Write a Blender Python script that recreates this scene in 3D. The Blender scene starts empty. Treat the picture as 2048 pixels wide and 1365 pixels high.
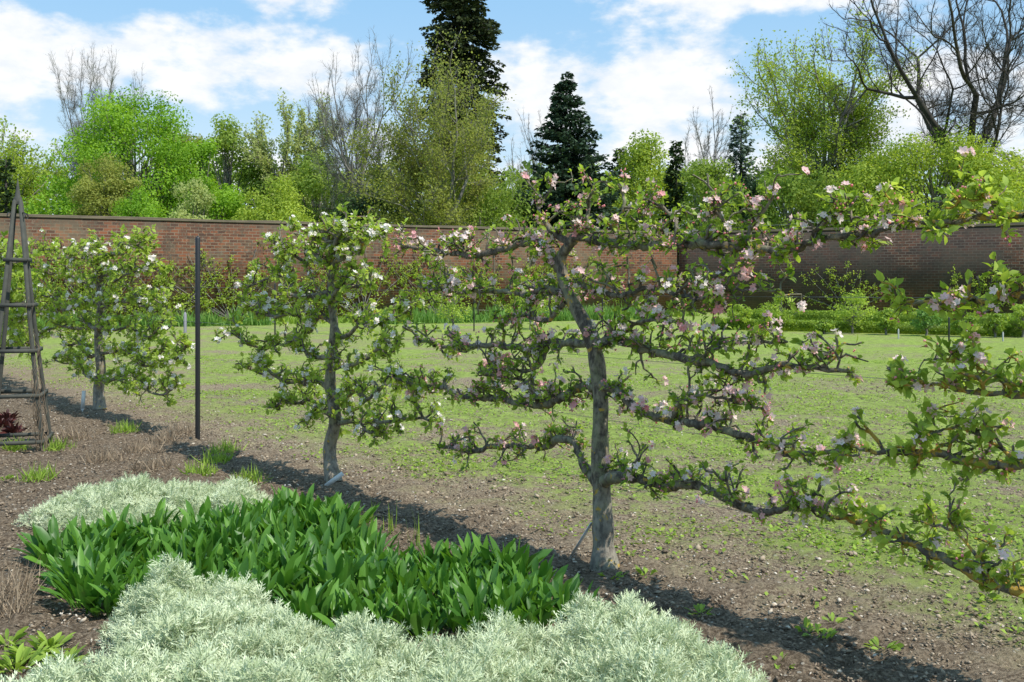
import bpy, math, random
import numpy as np
from mathutils import noise, Vector
rng=np.random.default_rng(11); random.seed(11)
F=2000.0; CH=1.6
A=np.array
def G(px,py):
    d=CH*F/(py-560.0); return A([(px-1024)/F*d,d,0.0])
def nrm(v):
    v=np.asarray(v,float); return v/np.maximum(np.linalg.norm(v,axis=-1,keepdims=True),1e-9)
scene=bpy.context.scene
# ---------------------------------------------------------------- materials
def newmat(name):
    m=bpy.data.materials.new(name); m.use_nodes=True; nt=m.node_tree; nt.nodes.clear(); return m,nt
class NT:
    def __init__(s,nt): s.nt=nt
    def n(s,t,**k):
        nd=s.nt.nodes.new(t)
        for a,b in k.items(): setattr(nd,a,b)
        return nd
    def l(s,a,b): s.nt.links.new(a,b)
    def math(s,op,a,b=None,c=None,clamp=False):
        nd=s.nt.nodes.new('ShaderNodeMath'); nd.operation=op; nd.use_clamp=clamp
        for i,v in enumerate((a,b,c)):
            if v is None: continue
            if isinstance(v,(int,float)): nd.inputs[i].default_value=v
            else: s.l(v,nd.inputs[i])
        return nd.outputs[0]
    def mix(s,f,a,b):
        nd=s.nt.nodes.new('ShaderNodeMix'); nd.data_type='RGBA'
        for i,v in ((0,f),(6,a),(7,b)):
            if isinstance(v,(int,float)): nd.inputs[i].default_value=v
            elif isinstance(v,tuple): nd.inputs[i].default_value=(*v[:3],1)
            else: s.l(v,nd.inputs[i])
        return nd.outputs[2]
    def ramp(s,f,lo,hi,a=0.0,b=1.0):
        nd=s.nt.nodes.new('ShaderNodeMapRange'); nd.interpolation_type='SMOOTHSTEP'
        s.l(f,nd.inputs[0]); nd.inputs[1].default_value=lo; nd.inputs[2].default_value=hi; nd.inputs[3].default_value=a; nd.inputs[4].default_value=b
        return nd.outputs[0]
    def noise(s,vec,scale,detail=4,rough=.55,dist=0):
        nd=s.n('ShaderNodeTexNoise'); nd.inputs['Scale'].default_value=scale; nd.inputs['Detail'].default_value=detail
        nd.inputs['Roughness'].default_value=rough; nd.inputs['Distortion'].default_value=dist
        if vec is not None: s.l(vec,nd.inputs['Vector'])
        return nd.outputs[0]
def leafmat(name,c0,c1,tr=.3,rough=.5,spec=.3,tv=1.6,hue=.49):
    m,nt=newmat(name); q=NT(nt)
    at=q.n('ShaderNodeAttribute',attribute_name='tone')
    col=q.mix(at.outputs['Fac'],c0,c1)
    p=q.n('ShaderNodeBsdfPrincipled'); p.inputs['Roughness'].default_value=rough; p.inputs['Specular IOR Level'].default_value=spec
    q.l(col,p.inputs['Base Color'])
    t=q.n('ShaderNodeBsdfTranslucent')
    hs=q.n('ShaderNodeHueSaturation'); hs.inputs['Value'].default_value=tv; hs.inputs['Saturation'].default_value=1.1 if hue<.5 else 1.0; hs.inputs['Hue'].default_value=hue
    q.l(col,hs.inputs['Color']); q.l(hs.outputs[0],t.inputs['Color'])
    mx=q.n('ShaderNodeMixShader'); mx.inputs[0].default_value=tr
    q.l(p.outputs[0],mx.inputs[1]); q.l(t.outputs[0],mx.inputs[2])
    o=q.n('ShaderNodeOutputMaterial'); q.l(mx.outputs[0],o.inputs[0]); return m
def barkmat(name,c0,c1,lichen=0.0,scale=30,bump=.4,pale=0):
    m,nt=newmat(name); q=NT(nt); tc=q.n('ShaderNodeTexCoord'); v=tc.outputs['Object']
    mp=q.n('ShaderNodeMapping'); mp.inputs['Scale'].default_value=(1,1,.45); q.l(v,mp.inputs[0])
    n1=q.noise(mp.outputs[0],scale,6,.65); n2=q.noise(v,scale*.2,5,.65)
    col=q.mix(q.ramp(n1,.38,.64),c0,c1)
    col=q.mix(q.ramp(n2,.48,.60,0,.55),col,(c1[0]*.95,c1[1]*1.12,c1[2]*.85))
    col=q.mix(q.ramp(n2,.47,.38,0,.6),col,c0)
    if pale:
        sp=q.n('ShaderNodeSeparateXYZ'); q.l(v,sp.inputs[0]); pz=q.math('MULTIPLY',q.ramp(sp.outputs[2],.50,.28,0,pale),q.ramp(n1,.3,.6,.25,1)); col=q.mix(pz,col,(.34,.305,.25))
    if lichen>0:
        n3=q.noise(v,18,5,.6); th=.66-lichen*.18; col=q.mix(q.ramp(n3,th,th+.05,0,.9),col,(.48,.30,.04))
    p=q.n('ShaderNodeBsdfPrincipled'); p.inputs['Roughness'].default_value=.85; q.l(col,p.inputs['Base Color'])
    b=q.n('ShaderNodeBump'); b.inputs['Strength'].default_value=bump; b.inputs['Distance'].default_value=.014; q.l(n1,b.inputs['Height']); q.l(b.outputs[0],p.inputs['Normal'])
    o=q.n('ShaderNodeOutputMaterial'); q.l(p.outputs[0],o.inputs[0]); return m
def plain(name,c,rough=.6,c2=None,scale=20):
    m,nt=newmat(name); q=NT(nt); tc=q.n('ShaderNodeTexCoord'); n1=q.noise(tc.outputs['Object'],scale,5)
    col=q.mix(n1,c,c2 or tuple(x*.7 for x in c))
    p=q.n('ShaderNodeBsdfPrincipled'); p.inputs['Roughness'].default_value=rough; q.l(col,p.inputs['Base Color'])
    o=q.n('ShaderNodeOutputMaterial'); q.l(p.outputs[0],o.inputs[0]); return m
# ---------------------------------------------------------------- mesh building
class MB:
    def __init__(s): s.V=[];s.F3=[];s.F4=[];s.T=[];s.n=0
    def add(s,V,F3=None,F4=None,tone=.5):
        V=np.asarray(V,float).reshape(-1,3)
        if F3 is not None and len(F3): s.F3.append(np.asarray(F3,int).reshape(-1,3)+s.n)
        if F4 is not None and len(F4): s.F4.append(np.asarray(F4,int).reshape(-1,4)+s.n)
        s.V.append(V); s.T.append(np.broadcast_to(np.asarray(tone,float),(len(V),)).copy()); s.n+=len(V)
    def build(s,name,mat,smooth=False,loc=(0,0,0),parent=None):
        loc=A(loc,float); V=np.concatenate(s.V)-loc
        f3=np.concatenate(s.F3) if s.F3 else np.zeros((0,3),int); f4=np.concatenate(s.F4) if s.F4 else np.zeros((0,4),int)
        me=bpy.data.meshes.new(name); me.vertices.add(len(V)); me.vertices.foreach_set('co',V.astype(np.float32).ravel())
        li=np.concatenate([f3.ravel(),f4.ravel()]).astype(np.int32); me.loops.add(len(li)); me.loops.foreach_set('vertex_index',li)
        st=np.concatenate([np.arange(len(f3))*3,len(f3)*3+np.arange(len(f4))*4]).astype(np.int32)
        me.polygons.add(len(st)); me.polygons.foreach_set('loop_start',st)
        at=me.attributes.new('tone','FLOAT','POINT'); at.data.foreach_set('value',np.clip(np.concatenate(s.T),0,1).astype(np.float32))
        me.update(calc_edges=True); me.validate()
        if smooth: me.shade_smooth()
        me.materials.append(mat)
        ob=bpy.data.objects.new(name,me); scene.collection.objects.link(ob)
        if parent is not None: ob.parent=parent
        else: ob.location=tuple(loc)
        return ob
def tag(ob,label,cat,group=None,kind=None):
    ob['label']=label; ob['category']=cat
    if group: ob['group']=group
    if kind: ob['kind']=kind
    return ob
def empty(name,loc):
    e=bpy.data.objects.new(name,None); e.location=tuple(loc); e.empty_display_size=.2; scene.collection.objects.link(e); return e
def tube(mb,P,R,n=6,ref=None,tone=.5):
    P=np.asarray(P,float); m=len(P); R=np.broadcast_to(np.asarray(R,float),(m,))
    T=nrm(np.gradient(P,axis=0))
    if ref is None:
        d=np.abs(P[-1]-P[0]); ref=np.eye(3)[int(np.argmin(d))]
    N=nrm(np.cross(T,ref)); B=np.cross(T,N)
    a=np.arange(n)*2*math.pi/n
    V=P[:,None]+R[:,None,None]*(np.cos(a)[None,:,None]*N[:,None]+np.sin(a)[None,:,None]*B[:,None])
    V=np.concatenate([V.reshape(-1,3),P[-1:]+T[-1:]*R[-1]])
    i=np.arange(m-1)[:,None]*n; j=np.arange(n)[None,:]; j2=(j+1)%n
    F4=np.stack([i+j,i+j2,i+n+j2,i+n+j],-1).reshape(-1,4)
    k=np.arange(n); F3=np.stack([(m-1)*n+k,(m-1)*n+(k+1)%n,np.full(n,m*n)],-1)
    mb.add(V,F3,F4,tone)
def box(mb,c,sx,sy,sz,rot=None,tone=.5):
    v=A([[x,y,z] for x in(-.5,.5) for y in(-.5,.5) for z in(-.5,.5)])*A([sx,sy,sz])
    if rot is not None: v=v@rot.T
    mb.add(v+A(c),None,[(0,1,3,2),(4,6,7,5),(0,4,5,1),(2,3,7,6),(0,2,6,4),(1,5,7,3)],tone)
def inst(mb,TV,T3,T4,pos,D,UP,scale,tone):
    N=len(pos)
    if N==0: return
    k=len(TV); Y=nrm(D); X=nrm(np.cross(Y,UP)); Z=np.cross(X,Y)
    sc=np.asarray(scale,float)
    if sc.ndim<2: sc=np.broadcast_to(sc.reshape(-1,1),(N,3))
    tv=TV[None]*sc[:,None,:]
    V=pos[:,None]+tv[:,:,0:1]*X[:,None]+tv[:,:,1:2]*Y[:,None]+tv[:,:,2:3]*Z[:,None]
    off=(np.arange(N)*k)[:,None,None]
    F3=(np.asarray(T3,int)[None]+off).reshape(-1,3) if len(T3) else None
    F4=(np.asarray(T4,int)[None]+off).reshape(-1,4) if len(T4) else None
    tone=np.asarray(tone,float)
    if tone.ndim==1 and len(tone)==N: tone=np.repeat(tone,k)
    elif tone.ndim==2: tone=tone.ravel()
    mb.add(V.reshape(-1,3),F3,F4,tone)
def runit(n): return nrm(rng.normal(size=(n,3)))
def catmull(P,R,step):
    P=np.asarray(P,float); R=np.asarray(R,float); Q=np.vstack([2*P[0]-P[1],P,2*P[-1]-P[-2]]); RR=np.r_[R[0],R,R[-1]]
    out=[];ro=[]
    for i in range(1,len(Q)-2):
        n=max(2,int(np.linalg.norm(Q[i+1]-Q[i])/step)); t=np.linspace(0,1,n,endpoint=False)[:,None]
        a,b,c,d=Q[i-1],Q[i],Q[i+1],Q[i+2]
        out.append(.5*(2*b+(c-a)*t+(2*a-5*b+4*c-d)*t**2+(3*b-a-3*c+d)*t**3)); ro.append(RR[i]+(RR[i+1]-RR[i])*t[:,0])
    out.append(P[-1:]); ro.append(R[-1:]); return np.concatenate(out),np.concatenate(ro)
LEAF=(A([[0,0,0],[-.24,.3,.08],[0,.33,0],[.24,.3,.08],[-.26,.62,.06],[0,.66,-.03],[.26,.62,.06],[0,1,-.14]]),[(0,2,1),(0,3,2),(4,5,7),(5,6,7)],[(1,2,5,4),(2,3,6,5)])
RH=(A([[0,0,0],[-.36,.5,.12],[0,1,0],[.36,.5,.12]]),[],[(0,3,2,1)])
BLADE=(A([[-.5,0,0],[.5,0,0],[-.42,.5,.06],[.42,.5,.06],[0,1,.25]]),[(2,3,4)],[(0,1,3,2)])
OCT=(A([[1,0,0],[-1,0,0],[0,1,0],[0,-1,0],[0,0,1],[0,0,-1]])*.5,[(0,2,4),(2,1,4),(1,3,4),(3,0,4),(2,0,5),(1,2,5),(3,1,5),(0,3,5)],[])
def flower_tpl():
    V=[];Fq=[];tn=[]
    for i in range(5):
        a=i*2*math.pi/5; ca,sa=math.cos(a),math.sin(a); b=len(V)
        for x,y,z,t in((0,.03,0,0),(-.36,.5,.22,.5),(-.2,.95,.42,.9),(.2,.95,.42,.9),(.36,.5,.22,.5),(0,.5,.1,.1)):
            V.append((x*ca-y*sa,z,x*sa+y*ca)); tn.append(t)
        Fq+=[(b,b+5,b+2,b+1),(b,b+4,b+3,b+5)]
    return A(V),Fq,A(tn)
FV,FQ,FT=flower_tpl()
FT3=[(5+6*i,3+6*i,2+6*i) for i in range(5)]
# ---------------------------------------------------------------- material set
M_apple=leafmat('apple_leaf',(.13,.22,.028),(.41,.53,.085),.46,.45,.3)
M_apple2=leafmat('apple_leaf_far',(.19,.28,.04),(.46,.57,.11),.48,.55,.25)
M_bark=barkmat('espalier_bark',(.060,.046,.033),(.27,.225,.16),.32,34,1.0,.5)
M_bark4=barkmat('lichen_bark',(.065,.052,.038),(.26,.215,.15),.88,34,1.0)
M_barkd=barkmat('dark_bark',(.026,.021,.017),(.060,.050,.041),0,3,.3)
M_barkg=barkmat('grey_bark',(.12,.11,.095),(.23,.21,.185),0,3,.3)
M_pink=leafmat('pink_blossom',(.97,.89,.83),(.93,.34,.37),.40,.7,.05,1.03,.5)
M_white=leafmat('white_blossom',(.96,.93,.85),(.92,.78,.72),.35,.7,.05,1.03,.5)
M_silver=leafmat('silver_leaf',(.36,.44,.24),(.77,.82,.58),.22,.8,.1,1.15)
M_broad=leafmat('broad_leaf',(.048,.14,.022),(.15,.32,.045),.30,.42,.38)
M_weed=leafmat('weed_leaf',(.15,.24,.035),(.34,.47,.075),.3,.6,.2)
M_dry=leafmat('dry_stalk',(.17,.125,.085),(.45,.35,.24),.15,.8,.1)
M_red=leafmat('red_leaf',(.045,.014,.014),(.12,.035,.028),.2,.5,.3,1.2,.5)
M_box=leafmat('box_leaf',(.13,.22,.025),(.34,.45,.06),.25,.5,.3)
M_iris=leafmat('iris_leaf',(.10,.22,.04),(.24,.39,.09),.3,.5,.3)
def gm(n,a,b,tr=.42): return leafmat(n,a,b,tr,.65,.12)
M_t_bright=gm('maple_leaf',(.14,.28,.028),(.31,.49,.06))
M_t_yel=gm('lime_leaf',(.21,.30,.04),(.43,.52,.09))
M_t_olive=gm('olive_leaf',(.17,.20,.04),(.37,.40,.10))
M_t_mid=gm('beech_leaf',(.14,.22,.035),(.32,.42,.085))
M_t_pale=gm('pale_leaf',(.28,.33,.11),(.50,.55,.21))
M_t_dark=gm('yew_leaf',(.028,.055,.022),(.09,.135,.045),.1)
M_t_con=gm('fir_needle',(.018,.042,.028),(.075,.12,.065),.1)
M_t_seq=gm('sequoia_needle',(.018,.034,.016),(.085,.105,.04),.1)
M_t_blue=gm('bluish_needle',(.08,.12,.09),(.18,.24,.17),.1)
# ---------------------------------------------------------------- brick
def brickmat(name,dark):
    m,nt=newmat(name); q=NT(nt); tc=q.n('ShaderNodeTexCoord'); sp=q.n('ShaderNodeSeparateXYZ'); q.l(tc.outputs['Object'],sp.inputs[0])
    cb=q.n('ShaderNodeCombineXYZ'); q.l(q.math('ADD',sp.outputs[0],sp.outputs[1]),cb.inputs[0]); q.l(sp.outputs[2],cb.inputs[1]); v=cb.outputs[0]
    br=q.n('ShaderNodeTexBrick'); q.l(v,br.inputs['Vector']); br.inputs['Scale'].default_value=1; br.inputs['Brick Width'].default_value=.30; br.inputs['Row Height'].default_value=.118
    br.inputs['Mortar Size'].default_value=.013; br.inputs['Mortar Smooth'].default_value=.3; br.inputs['Bias'].default_value=0
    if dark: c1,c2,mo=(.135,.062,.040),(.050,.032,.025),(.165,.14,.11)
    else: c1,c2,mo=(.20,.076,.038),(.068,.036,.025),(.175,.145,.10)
    br.inputs['Color1'].default_value=(*c1,1); br.inputs['Color2'].default_value=(*c2,1); br.inputs['Mortar'].default_value=(*mo,1)
    o3=tc.outputs['Object']
    n1=q.noise(o3,.5,6,.65); n2=q.noise(o3,2.0,7,.75); n3=q.noise(o3,6,6,.8); n4=q.noise(o3,.25,3)
    col=br.outputs[0]
    col=q.mix(q.ramp(n2,.50,.56,0,.55),col,(.055,.042,.032))
    col=q.mix(q.ramp(n1,.48,.57,0,.40 if dark else .5),col,(.13,.11,.075) if dark else (.155,.13,.082))
    col=q.mix(q.ramp(n3,.57,.62,0,.35 if dark else .65),col,(.25,.11,.05))
    col=q.mix(q.ramp(n3,.43,.37,0,.4 if dark else .6),col,(.21,.17,.12))
    if dark:
        col=q.mix(q.ramp(n4,.45,.56,0,.5),col,(.04,.037,.036))
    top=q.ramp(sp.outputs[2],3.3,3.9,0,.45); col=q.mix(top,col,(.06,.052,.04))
    bot=q.ramp(sp.outputs[2],0,.9,.5,0); col=q.mix(bot,col,(.10,.10,.06))
    p=q.n('ShaderNodeBsdfPrincipled'); p.inputs['Roughness'].default_value=.9; p.inputs['Specular IOR Level'].default_value=.1; q.l(col,p.inputs['Base Color'])
    o=q.n('ShaderNodeOutputMaterial'); q.l(p.outputs[0],o.inputs[0]); return m
M_cop=plain('coping_brick',(.07,.06,.042),.9,(.21,.165,.105),2.5)
def wall(p0,p1,mat,label,zt):
    p0=A([*p0,0.]);p1=A([*p1,0.]); L=np.linalg.norm(p1-p0); n=60
    def strip(w,z0,z1,jit):
        mb=MB(); xs=np.linspace(0,L,n); jt=np.array([jit*noise.noise(Vector((x*.35,3.1,zt))) for x in xs])
        R=[]
        for x,j in zip(xs,jt): R+= [(x,-w/2,z0),(x,w/2,z0),(x,w/2,z1+j),(x,-w/2,z1+j)]
        Fq=[]
        for i in range(n-1):
            a=i*4;b=a+4
            for k in range(4): Fq.append((a+k,a+(k+1)%4,b+(k+1)%4,b+k))
        Fq+=[(3,2,1,0),(4*n-4,4*n-3,4*n-2,4*n-1)]
        mb.add(A(R),None,Fq); return mb
    ang=math.atan2(p1[1]-p0[1],p1[0]-p0[0])
    w=strip(.36,-.1,3.88,.015).build('brick_wall',mat); w.location=p0; w.rotation_euler=(0,0,ang)
    mbc=strip(.42,3.86,3.93,.015); mbc2=strip(.33,3.92,3.98,.05)
    mbc.V+=mbc2.V; mbc.T+=mbc2.T; mbc.F4+=[f+mbc.n for f in mbc2.F4]
    c=mbc.build('coping',M_cop); c.parent=w
    return tag(w,label,'wall')
CN=(8.2,50.0)
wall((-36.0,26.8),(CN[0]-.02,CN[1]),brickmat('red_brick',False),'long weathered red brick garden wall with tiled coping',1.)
wall((CN[0]+.2,CN[1]-.1),(36.0,32.5),brickmat('dark_brick',True),'dark brick garden wall meeting the red wall at a corner',2.)  # same brick pattern as the left wall, in darker colours
# ---------------------------------------------------------------- ground
T3=A([.507,5.6,0]); U=nrm(A([.64,-.77,0])); NN=A([.77,.64,0]); WC=3.97
def grow(a,b,step,lo,hi,fac=1.25):
    xs=list(np.arange(a,b+1e-6,step)); s=step
    while xs[-1]<hi: s*=fac; xs.append(xs[-1]+s)
    s=step
    while xs[0]>lo: s*=fac; xs.insert(0,xs[0]-s)
    return A(xs)
xs=grow(-5.2,5.2,.035,-900,900,1.22); ys=grow(2.4,11,.035,-200,1800,1.18)
XX,YY=np.meshgrid(xs,ys); Z=np.zeros_like(XX)
for i in range(XX.shape[0]):
    for j in range(XX.shape[1]):
        x,y=XX[i,j],YY[i,j]
        if -9<x<9 and 0<y<16:
            w=.77*x+.64*y-WC; am=.042 if w<.4 else .026
            Z[i,j]=am*noise.noise(Vector((x*3.2,y*3.2,0)))+am*.9*noise.noise(Vector((x*12,y*12,2)))
mb=MB(); ny,nx=XX.shape; idx=np.arange(ny*nx).reshape(ny,nx)
mb.add(np.stack([XX,YY,Z],-1).reshape(-1,3),None,np.stack([idx[:-1,:-1],idx[:-1,1:],idx[1:,1:],idx[1:,:-1]],-1).reshape(-1,4))
m,nt=newmat('garden_ground'); q=NT(nt); tc=q.n('ShaderNodeTexCoord'); v=tc.outputs['Object']; sp=q.n('ShaderNodeSeparateXYZ'); q.l(v,sp.inputs[0])
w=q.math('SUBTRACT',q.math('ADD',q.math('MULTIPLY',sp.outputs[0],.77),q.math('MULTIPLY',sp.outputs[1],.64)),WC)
n1=q.noise(v,.55,8,.68); n2=q.noise(v,6,7,.7); n3=q.noise(v,50,6,.75); n4=q.noise(v,2.6,5,.6)
soil=q.mix(q.ramp(n3,.38,.64),(.13,.092,.060),(.47,.37,.255)); soil=q.mix(q.ramp(n2,.42,.62,0,.55),soil,(.33,.26,.18))
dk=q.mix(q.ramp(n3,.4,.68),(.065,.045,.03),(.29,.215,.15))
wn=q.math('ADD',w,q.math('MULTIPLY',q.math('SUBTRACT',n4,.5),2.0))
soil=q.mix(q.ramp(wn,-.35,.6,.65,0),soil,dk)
vo=q.n('ShaderNodeTexVoronoi'); vo.inputs['Scale'].default_value=30; q.l(v,vo.inputs['Vector'])
sv=q.n('ShaderNodeSeparateColor'); q.l(vo.outputs['Color'],sv.inputs[0])
chip=q.math('MULTIPLY',q.ramp(vo.outputs['Distance'],.34,.25),q.ramp(sv.outputs[0],.84,.88))
soil=q.mix(q.math('MULTIPLY',chip,.7),soil,(.60,.53,.43))
gn=q.math('ADD',q.math('MULTIPLY',n2,.6),q.math('ADD',q.math('MULTIPLY',n3,.4),q.math('MULTIPLY',n1,.9)))
gf=q.math('MULTIPLY',q.ramp(gn,.84,1.0),q.ramp(wn,.2,1.6,0,.9))
far=q.ramp(w,3,15); gf2=q.math('MAXIMUM',gf,q.math('MULTIPLY',far,q.ramp(gn,.78,1.0,.22,.97)))
grn=q.mix(q.ramp(n2,.3,.7),(.175,.245,.042),(.345,.44,.095))
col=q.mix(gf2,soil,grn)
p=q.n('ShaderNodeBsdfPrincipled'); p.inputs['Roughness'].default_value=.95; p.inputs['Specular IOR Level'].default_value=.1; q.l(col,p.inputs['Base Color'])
b=q.n('ShaderNodeBump'); b.inputs['Strength'].default_value=.9; b.inputs['Distance'].default_value=.035
q.l(q.math('ADD',q.math('ADD',n3,q.math('MULTIPLY',n2,.6)),q.math('MULTIPLY',chip,.3)),b.inputs['Height']); q.l(b.outputs[0],p.inputs['Normal'])
o=q.n('ShaderNodeOutputMaterial'); q.l(p.outputs[0],o.inputs[0])
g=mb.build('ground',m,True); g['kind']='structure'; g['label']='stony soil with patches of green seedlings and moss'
def inpoly(P,poly):
    x,y=P[:,0],P[:,1]; r=np.zeros(len(P),bool); n=len(poly)
    for i in range(n):
        x1,y1=poly[i];x2,y2=poly[(i+1)%n]
        c=((y1>y)!=(y2>y)); xi=(x2-x1)*(y-y1)/((y2-y1) if y2!=y1 else 1e-9)+x1; r^=(c&(x<xi))
    return r
BED=[(-2.65,5.65),(-2.55,6.1),(-1.9,6.25),(-1.6,6.75),(-1.1,6.6),(-1.0,5.95),(-.7,5.45),(-.2,5.45),(.10,5.1),(.30,4.8),(.16,4.5),(-.3,4.45),(-.9,4.5),(-1.3,4.85),(-1.75,4.9),(-1.95,4.65),(-2.15,5.0)]
SIL1=[(-1.95,2.7),(-1.8,3.6),(-1.5,3.75),(-1.75,4.25),(-1.75,4.68),(-1.3,4.8),(-1.0,4.4),(-.75,4.05),(-.27,3.85),(-.05,4.0),(.14,4.2),(.37,4.3),(.62,4.25),(.80,3.95),(.95,3.55),(1.0,2.7)]
SIL2=[(-3.2,6.5),(-3.05,7.15),(-2.5,7.2),(-1.75,7.15),(-1.55,6.7),(-1.75,6.35),(-2.6,6.25)]
def area(n,x0,x1,y0,y1): return np.stack([rng.uniform(x0,x1,n),rng.uniform(y0,y1,n),np.zeros(n)],-1)
def fan(n,y0,y1,pw=1.0):
    y=y0+(y1-y0)*rng.random(n)**pw; x=(rng.random(n)*1.3-.65)*y; return np.stack([x,y,np.zeros(n)],-1)
P=fan(95000,3.2,16,1.1); wv=P@NN-WC; keep=(rng.random(len(P))<np.where(wv<.9,.85,.55))&~inpoly(P,BED); P=P[keep]
mb=MB(); s=rng.uniform(.006,.021,len(P))*np.where(rng.random(len(P))<.05,2.1,1); S=np.stack([s*rng.uniform(.5,1.3,len(P)),s*rng.uniform(.8,1.9,len(P)),s*rng.uniform(.3,.8,len(P))],-1)
wv=P@NN-WC; tn=np.where(rng.random(len(P))<.055,rng.uniform(.75,1,len(P)),np.where(wv<.0,rng.uniform(0,.55,len(P)),rng.uniform(.05,.68,len(P))))
inst(mb,*OCT,P+A([0,0,.008]),nrm(rng.normal(size=(len(P),3))*A([1,1,.4])),A([0,0,1.]),S,tn)
mg,nt=newmat('stones'); q=NT(nt); at=q.n('ShaderNodeAttribute',attribute_name='tone'); cr=q.n('ShaderNodeValToRGB'); q.l(at.outputs['Fac'],cr.inputs[0])
e=cr.color_ramp.elements; e[0].color=(.055,.038,.025,1); e[1].color=(.72,.65,.55,1); x=e.new(.4); x.color=(.27,.205,.14,1); x=e.new(.72); x.color=(.47,.375,.265,1)
p=q.n('ShaderNodeBsdfPrincipled'); p.inputs['Roughness'].default_value=.9; q.l(cr.outputs[0],p.inputs['Base Color']); o=q.n('ShaderNodeOutputMaterial'); q.l(p.outputs[0],o.inputs[0])
o=mb.build('gravel',mg); tag(o,'small stones and soil clods scattered over the bed','gravel',kind='stuff')
P=fan(140000,3.6,22,1.0); wv=P@NN-WC
nz=A([noise.fractal(Vector((a*.9,b*.9,0)),.8,2,5) for a,b in P[:,:2]])
keep=(wv>.2)&(rng.random(len(P))<np.clip(.28+nz*1.7,0.01,1)*np.clip((wv+.1)/1.2,0,1)); P=P[keep]
mb=MB(); a=rng.uniform(0,6.28,len(P)); D=np.stack([np.cos(a),np.sin(a),rng.uniform(.1,.8,len(P))],-1)
inst(mb,*RH,P+A([0,0,.006]),D,A([0,0,1.])+rng.normal(size=(len(P),3))*.2,rng.uniform(.016,.042,len(P)),rng.random(len(P)))
o=mb.build('seedling_weeds',M_weed); tag(o,'thin carpet of bright green seedlings over the soil','weeds',kind='stuff')
# ---------------------------------------------------------------- silver foliage
def silver(poly,dens,hh,label,sc=(.075,.125)):
    pa=A(poly); lo=pa.min(0);hi=pa.max(0)
    n=int((hi[0]-lo[0])*(hi[1]-lo[1])*dens); P=area(n,lo[0],hi[0],lo[1],hi[1]); P=P[inpoly(P,poly)]
    def edge(Q):
        d=np.full(len(Q),9.)
        for i in range(len(poly)):
            a=pa[i];b=pa[(i+1)%len(poly)]; ab=b-a; t=np.clip(((Q[:,:2]-a)@ab)/(ab@ab),0,1); d=np.minimum(d,np.linalg.norm(Q[:,:2]-(a+t[:,None]*ab),axis=1))
        return d
    def hgt(Q):
        e=edge(Q); nz=A([noise.noise(Vector((x*3.3,y*3.3,5)))+.8*noise.noise(Vector((x*9,y*9,1))) for x,y in Q[:,:2]])
        return (hh*np.sqrt(np.clip(e/.25,0.02,1)))*(1+.42*nz),e
    h,e=hgt(P); P[:,2]=h-.06
    LV=[];LF=[]
    def q4(b,d,L,wd):
        b=A(b);d=nrm(A(d)); s=nrm(np.cross(d,A([0,0,1.])))*wd; k=len(LV)
        LV.extend([b,b+d*L*.55-s,b+d*L+A([0,0,.08*L]),b+d*L*.55+s]); LF.append((k,k+3,k+2,k+1))
    for i in range(10):
        az=i*2.4; el=.10+.95*(i/9.); zz=.2+.55*i/9; L=.66-.25*(i/9.)
        d=A([math.cos(az)*math.cos(el),math.sin(az)*math.cos(el),math.sin(el)]); b=A([0,0,zz-.2])
        q4(b,d,L,.026)
        sd=nrm(np.cross(d,A([0,0,1.])))
        for f,sg in((.3,1),(.4,-1),(.55,1),(.65,-1),(.78,1)):
            q4(b+d*L*f,d*.75+sd*sg*.85,L*.36,.021)
    tv=A(LV)[:,[0,2,1]]
    mb=MB(); N=len(P); up=runit(N); D=nrm(A([0,0,1.])+rng.normal(size=(N,3))*.6)
    tn=np.clip(rng.normal(.52,.26,N),0,1)[:,None]+rng.normal(0,.12,(N,len(tv)))
    inst(mb,tv,[],LF,P,D,up,rng.uniform(*sc,N),tn)
    gx=np.arange(lo[0],hi[0],.05);gy=np.arange(lo[1],hi[1],.05); XX,YY=np.meshgrid(gx,gy); Q=np.stack([XX.ravel(),YY.ravel(),np.zeros(XX.size)],-1)
    ins=inpoly(Q,poly); hq,_=hgt(Q); Q[:,2]=np.where(ins,hq-.10,-.06); ii=np.arange(XX.size).reshape(XX.shape)
    ff=np.stack([ii[:-1,:-1],ii[:-1,1:],ii[1:,1:],ii[1:,:-1]],-1).reshape(-1,4); ff=ff[ins[ff].any(1)]
    mb.add(Q,None,ff,0.0)
    o=mb.build('silver_ground_cover',M_silver); tag(o,label,'plants',kind='stuff')
silver(SIL1,1100,.28,'spreading mound of feathery silver-leaved artemisia on the bed',(.075,.125))
silver(SIL2,850,.19,'low drift of feathery silver foliage behind broad green leaves',(.07,.115))
# ---------------------------------------------------------------- broad-leaved clumps
def broad_leaf(mb,base,az,el,L,W,tone,bend):
    n=6; t=np.linspace(0,1,n+1); e=el-bend*t**1.5; ds=L/n
    hor=np.r_[0,np.cumsum(np.cos(e[:-1])*ds)]; ver=np.r_[0,np.cumsum(np.sin(e[:-1])*ds)]
    c=A([math.cos(az),math.sin(az),0]); sd=A([-math.sin(az),math.cos(az),0]); C=base+hor[:,None]*c+ver[:,None]*A([0,0,1.])
    wd=W*A([.14,.22,.62,.95,1.0,.80,.08]); nu=-np.sin(e)[:,None]*c+np.cos(e)[:,None]*A([0,0,1.])
    tw=rng.normal(0,.5); s2=sd*math.cos(tw)+nu*math.sin(tw)
    Lf=C+wd[:,None]*.5*s2+nu*wd[:,None]*.18; Rt=C-wd[:,None]*.5*s2+nu*wd[:,None]*.18
    V=np.concatenate([C,Lf,Rt]); m=n+1; Fq=[]
    for i in range(n): Fq+=[(i,i+1,m+i+1,m+i),(i,2*m+i,2*m+i+1,i+1)]
    mb.add(V,None,Fq,tone)
vars_=[]
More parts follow.
